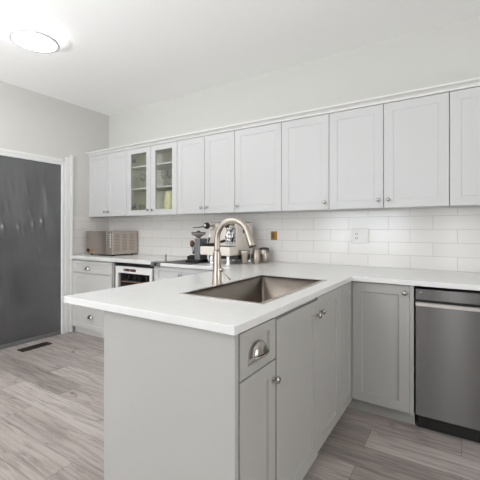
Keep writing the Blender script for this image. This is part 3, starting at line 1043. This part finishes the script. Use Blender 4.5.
cr_.tube([(ex0 + .01, ey0 + .012, zr), (ex1 - .01, ey0 + .012, zr), (ex1 - .01, ey1 - .012, zr), (ex0 + .01, ey1 - .012, zr), (ex0 + .01, ey0 + .012, zr)], .004, 8)
cr_.build('cup_rail', M['chrome'], t)
for kx, kz in ((-1.935, 1.250), (-1.722, 1.259)):
    k_ = MB().lathe((kx, ey0 + .002, kz), NY, [(0, .016), (.02, .013), (.05, .009), (.085, .009)], 16).build('valve_stem', M['nickel'], t)
    MB().lathe((kx, ey0 - .080, kz), NY, [(0, .010), (.004, .024), (.016, .030), (.034, .028), (.046, .020), (.052, .012)], 20).build('valve_knob', M['black'], k_)
    MB().lathe((kx, ey0 - .131, kz), NY, [(0, .014), (.004, .013), (.005, .001)], 18).build('knob_cap', M['chrome'], k_)
# group head and portafilter
gh = MB().lathe((-1.735, ey0 - .045, 1.135), (0, 0, 1), [(0, .030), (.012, .034), (.03, .034), (.036, .022), (.075, .020), (.08, .026), (.10, .024), (.106, .008)], 22)
gh.tube([(-1.735, ey0 + .004, 1.19), (-1.735, ey0 - .045, 1.19)], .020, 14)
gh.build('group_head', M['chrome'], t)
pf = MB().lathe((-1.735, ey0 - .045, 1.106), (0, 0, 1), [(0, .012), (.004, .028), (.028, .031)], 20)
pf.tube([(-1.735, ey0 - .070, 1.120), (-1.735, ey0 - .105, 1.118)], .008, 10)
pfo = pf.build('portafilter', M['chrome'], t)
MB().tube([(-1.735, ey0 - .105, 1.118), (-1.735, ey0 - .125, 1.116), (-1.735, ey0 - .17, 1.110)], [.010, .013, .010], 12).build('handle', M['black'], pfo)
MB().tube([(-1.748, ey0 - .045, 1.106), (-1.748, ey0 - .047, 1.085)], .006, 8).tube([(-1.722, ey0 - .045, 1.106), (-1.722, ey0 - .047, 1.085)], .006, 8).build('spout', M['chrome'], pfo)
for sx, fl in ((-1.935, -1), (-1.694, 1)):
    MB().tube([(sx, ey0 + .001, 1.215), (sx, ey0 - .03, 1.214), (sx, ey0 - .05, 1.19), (sx + .004 * fl, ey0 - .058, 1.14), (sx + .010 * fl, ey0 - .070, 1.085)], [.006, .006, .005, .005, .0045], 10).build('steam_wand', M['chrome'], t)
    MB().tube([(sx + .004 * fl, ey0 - .0575, 1.145), (sx + .008 * fl, ey0 - .066, 1.105)], .0085, 10).build('wand_grip', M['black'], t)
for gz_, gx_ in ((1.115, -1.905), ):
    MB().lathe((gx_, ey0 + .001, gz_), NY, [(0, .020), (.006, .020), (.007, .001)], 18).build('gauge', M['black'], t)
MB().tube([(-1.755, ey0 + .002, 1.228), (-1.735, ey0 - .03, 1.228), (-1.72, ey0 - .05, 1.205), (-1.700, ey0 - .06, 1.200)], [.005, .005, .005, .007], 8).build('brew_lever', M['black'], t)
MB().tube([(-1.935, ey0 - .10, 1.247), (-2.02, ey0 - .10, 1.236), (-2.10, ey0 - .10, 1.232)], [.006, .004, .003], 8).build('steam_lever', M['dark'], t)
MB().lathe((ex1 - .001, 2.72, 1.20), PX, [(0, .018), (.004, .018), (.005, .001)], 14).build('side_plug', M['brown'], t)

# steel jugs right of the espresso machine
j = thing('milk_jug', (-1.640, 2.665, CT), 'squat steel jug with a wide dark mouth, against the espresso machine', 'jug')
MB().lathe((-1.630, 2.650, CT + .0003), (0, 0, 1), [(0, .026), (.003, .028), (.05, .030), (.085, .036), (.118, .048), (.120, .046), (.085, .033), (.05, .027), (.01, .024)], 24).build('body', M['nickel'], j)
MB().lathe((-1.630, 2.650, CT + .1135), (0, 0, 1), [(0, .0435), (.003, .0440), (.0032, .001)], 24).build('coffee', M['black'], j)  # black disc painted in for the jug's dark hollow, not a drink
j = thing('milk_jug', (-1.553, 2.725, CT), 'narrow brushed steel jug standing in front of the lidded canister', 'jug')
MB().lathe((-1.553, 2.725, CT + .0003), (0, 0, 1), [(0, .030), (.003, .032), (.07, .031), (.118, .027), (.128, .030), (.126, .027), (.07, .028), (.008, .028)], 24).build('body', M['nickel'], j)
MB().tube([(-1.571, 2.703, CT + .112), (-1.588, 2.686, CT + .105), (-1.590, 2.684, CT + .05), (-1.575, 2.699, CT + .03)], .004, 8).build('handle', M['nickel'], j)
j = thing('canister', (-1.568, 2.862, CT), 'steel canister with an overhanging dark lid, right of the espresso machine', 'canister')
MB().lathe((-1.552, 2.872, CT + .0003), (0, 0, 1), [(0, .040), (.003, .042), (.118, .042), (.120, .040)], 24).build('body', M['nickel'], j)
MB().lathe((-1.552, 2.872, CT + .1205), (0, 0, 1), [(0, .046), (.012, .047), (.018, .030), (.020, .001)], 24).build('lid', M['dark'], j)
MB().tube([(-1.512, 2.862, CT + .128), (-1.500, 2.858, CT + .120), (-1.498, 2.858, CT + .095)], .006, 8).build('clasp', M['dark'], j)

# wall plates
t = thing('wall_socket', (-0.705, YB - .007, 1.10), 'white double wall plate with socket and rocker switch on the tiles', 'socket')
py = YB - 0.0062
MB().box(-0.772, -0.638, py - .007, py, 1.102, 1.222, bev=.003, seg=2).build('plate', M['white_plastic'], t)
sc_ = MB().box(-0.752, -0.718, py - .009, py - .0068, 1.126, 1.198, bev=.001).build('outlet', M['white_plastic'], t)
for z in (1.146, 1.180):
    MB().box(-0.744, -0.740, py - .0094, py - .0088, z - .007, z + .007).box(-0.731, -0.727, py - .0094, py - .0088, z - .006, z + .006).lathe((-0.7355, py - .0088, z - .011), NY, [(0, .003), (.0005, .003)], 10).build('slots', M['dark'], sc_)
rk = MB().box(-0.692, -0.658, py - .011, py - .0068, 1.128, 1.196, bev=.002).build('rocker', M['white_plastic'], t)
t = thing('wall_plate', (-1.50, YB - .007, 1.115), 'small amber brown wall plate on the tiles right of the espresso machine', 'wall plate')
MB().box(-1.532, -1.468, py - .006, py, 1.117, 1.198, bev=.002).build('cover', M['amber'], t)
MB().box(-1.522, -1.496, py - .0075, py - .0058, 1.130, 1.186, bev=.001).build('insert', M['brown'], t)

# added standing uplighter, unseen behind the camera, to brighten the ceiling
t = thing('floor_lamp', (UP[0], UP[1], 0), 'white standing uplighter behind the viewer, beaming at the ceiling', 'lamp')
MB().lathe((UP[0], UP[1], 0), (0, 0, 1), [(0, .15), (.012, .15), (.02, .14), (.024, .02)], 32).build('base', M['lamp_body_white'], t)
MB().tube([(UP[0], UP[1], .022), (UP[0], UP[1], UP[2] - .06)], .012, 14).build('pole', M['lamp_body_white'], t)
MB().lathe((UP[0], UP[1], UP[2] - .06), (0, 0, 1), [(0, .03), (.02, .10), (.05, .17), (.085, .20), (.086, .196), (.06, .165), (.04, .10), (.035, .002)], 32).build('lamp_shade', M['lamp_body_white'], t)
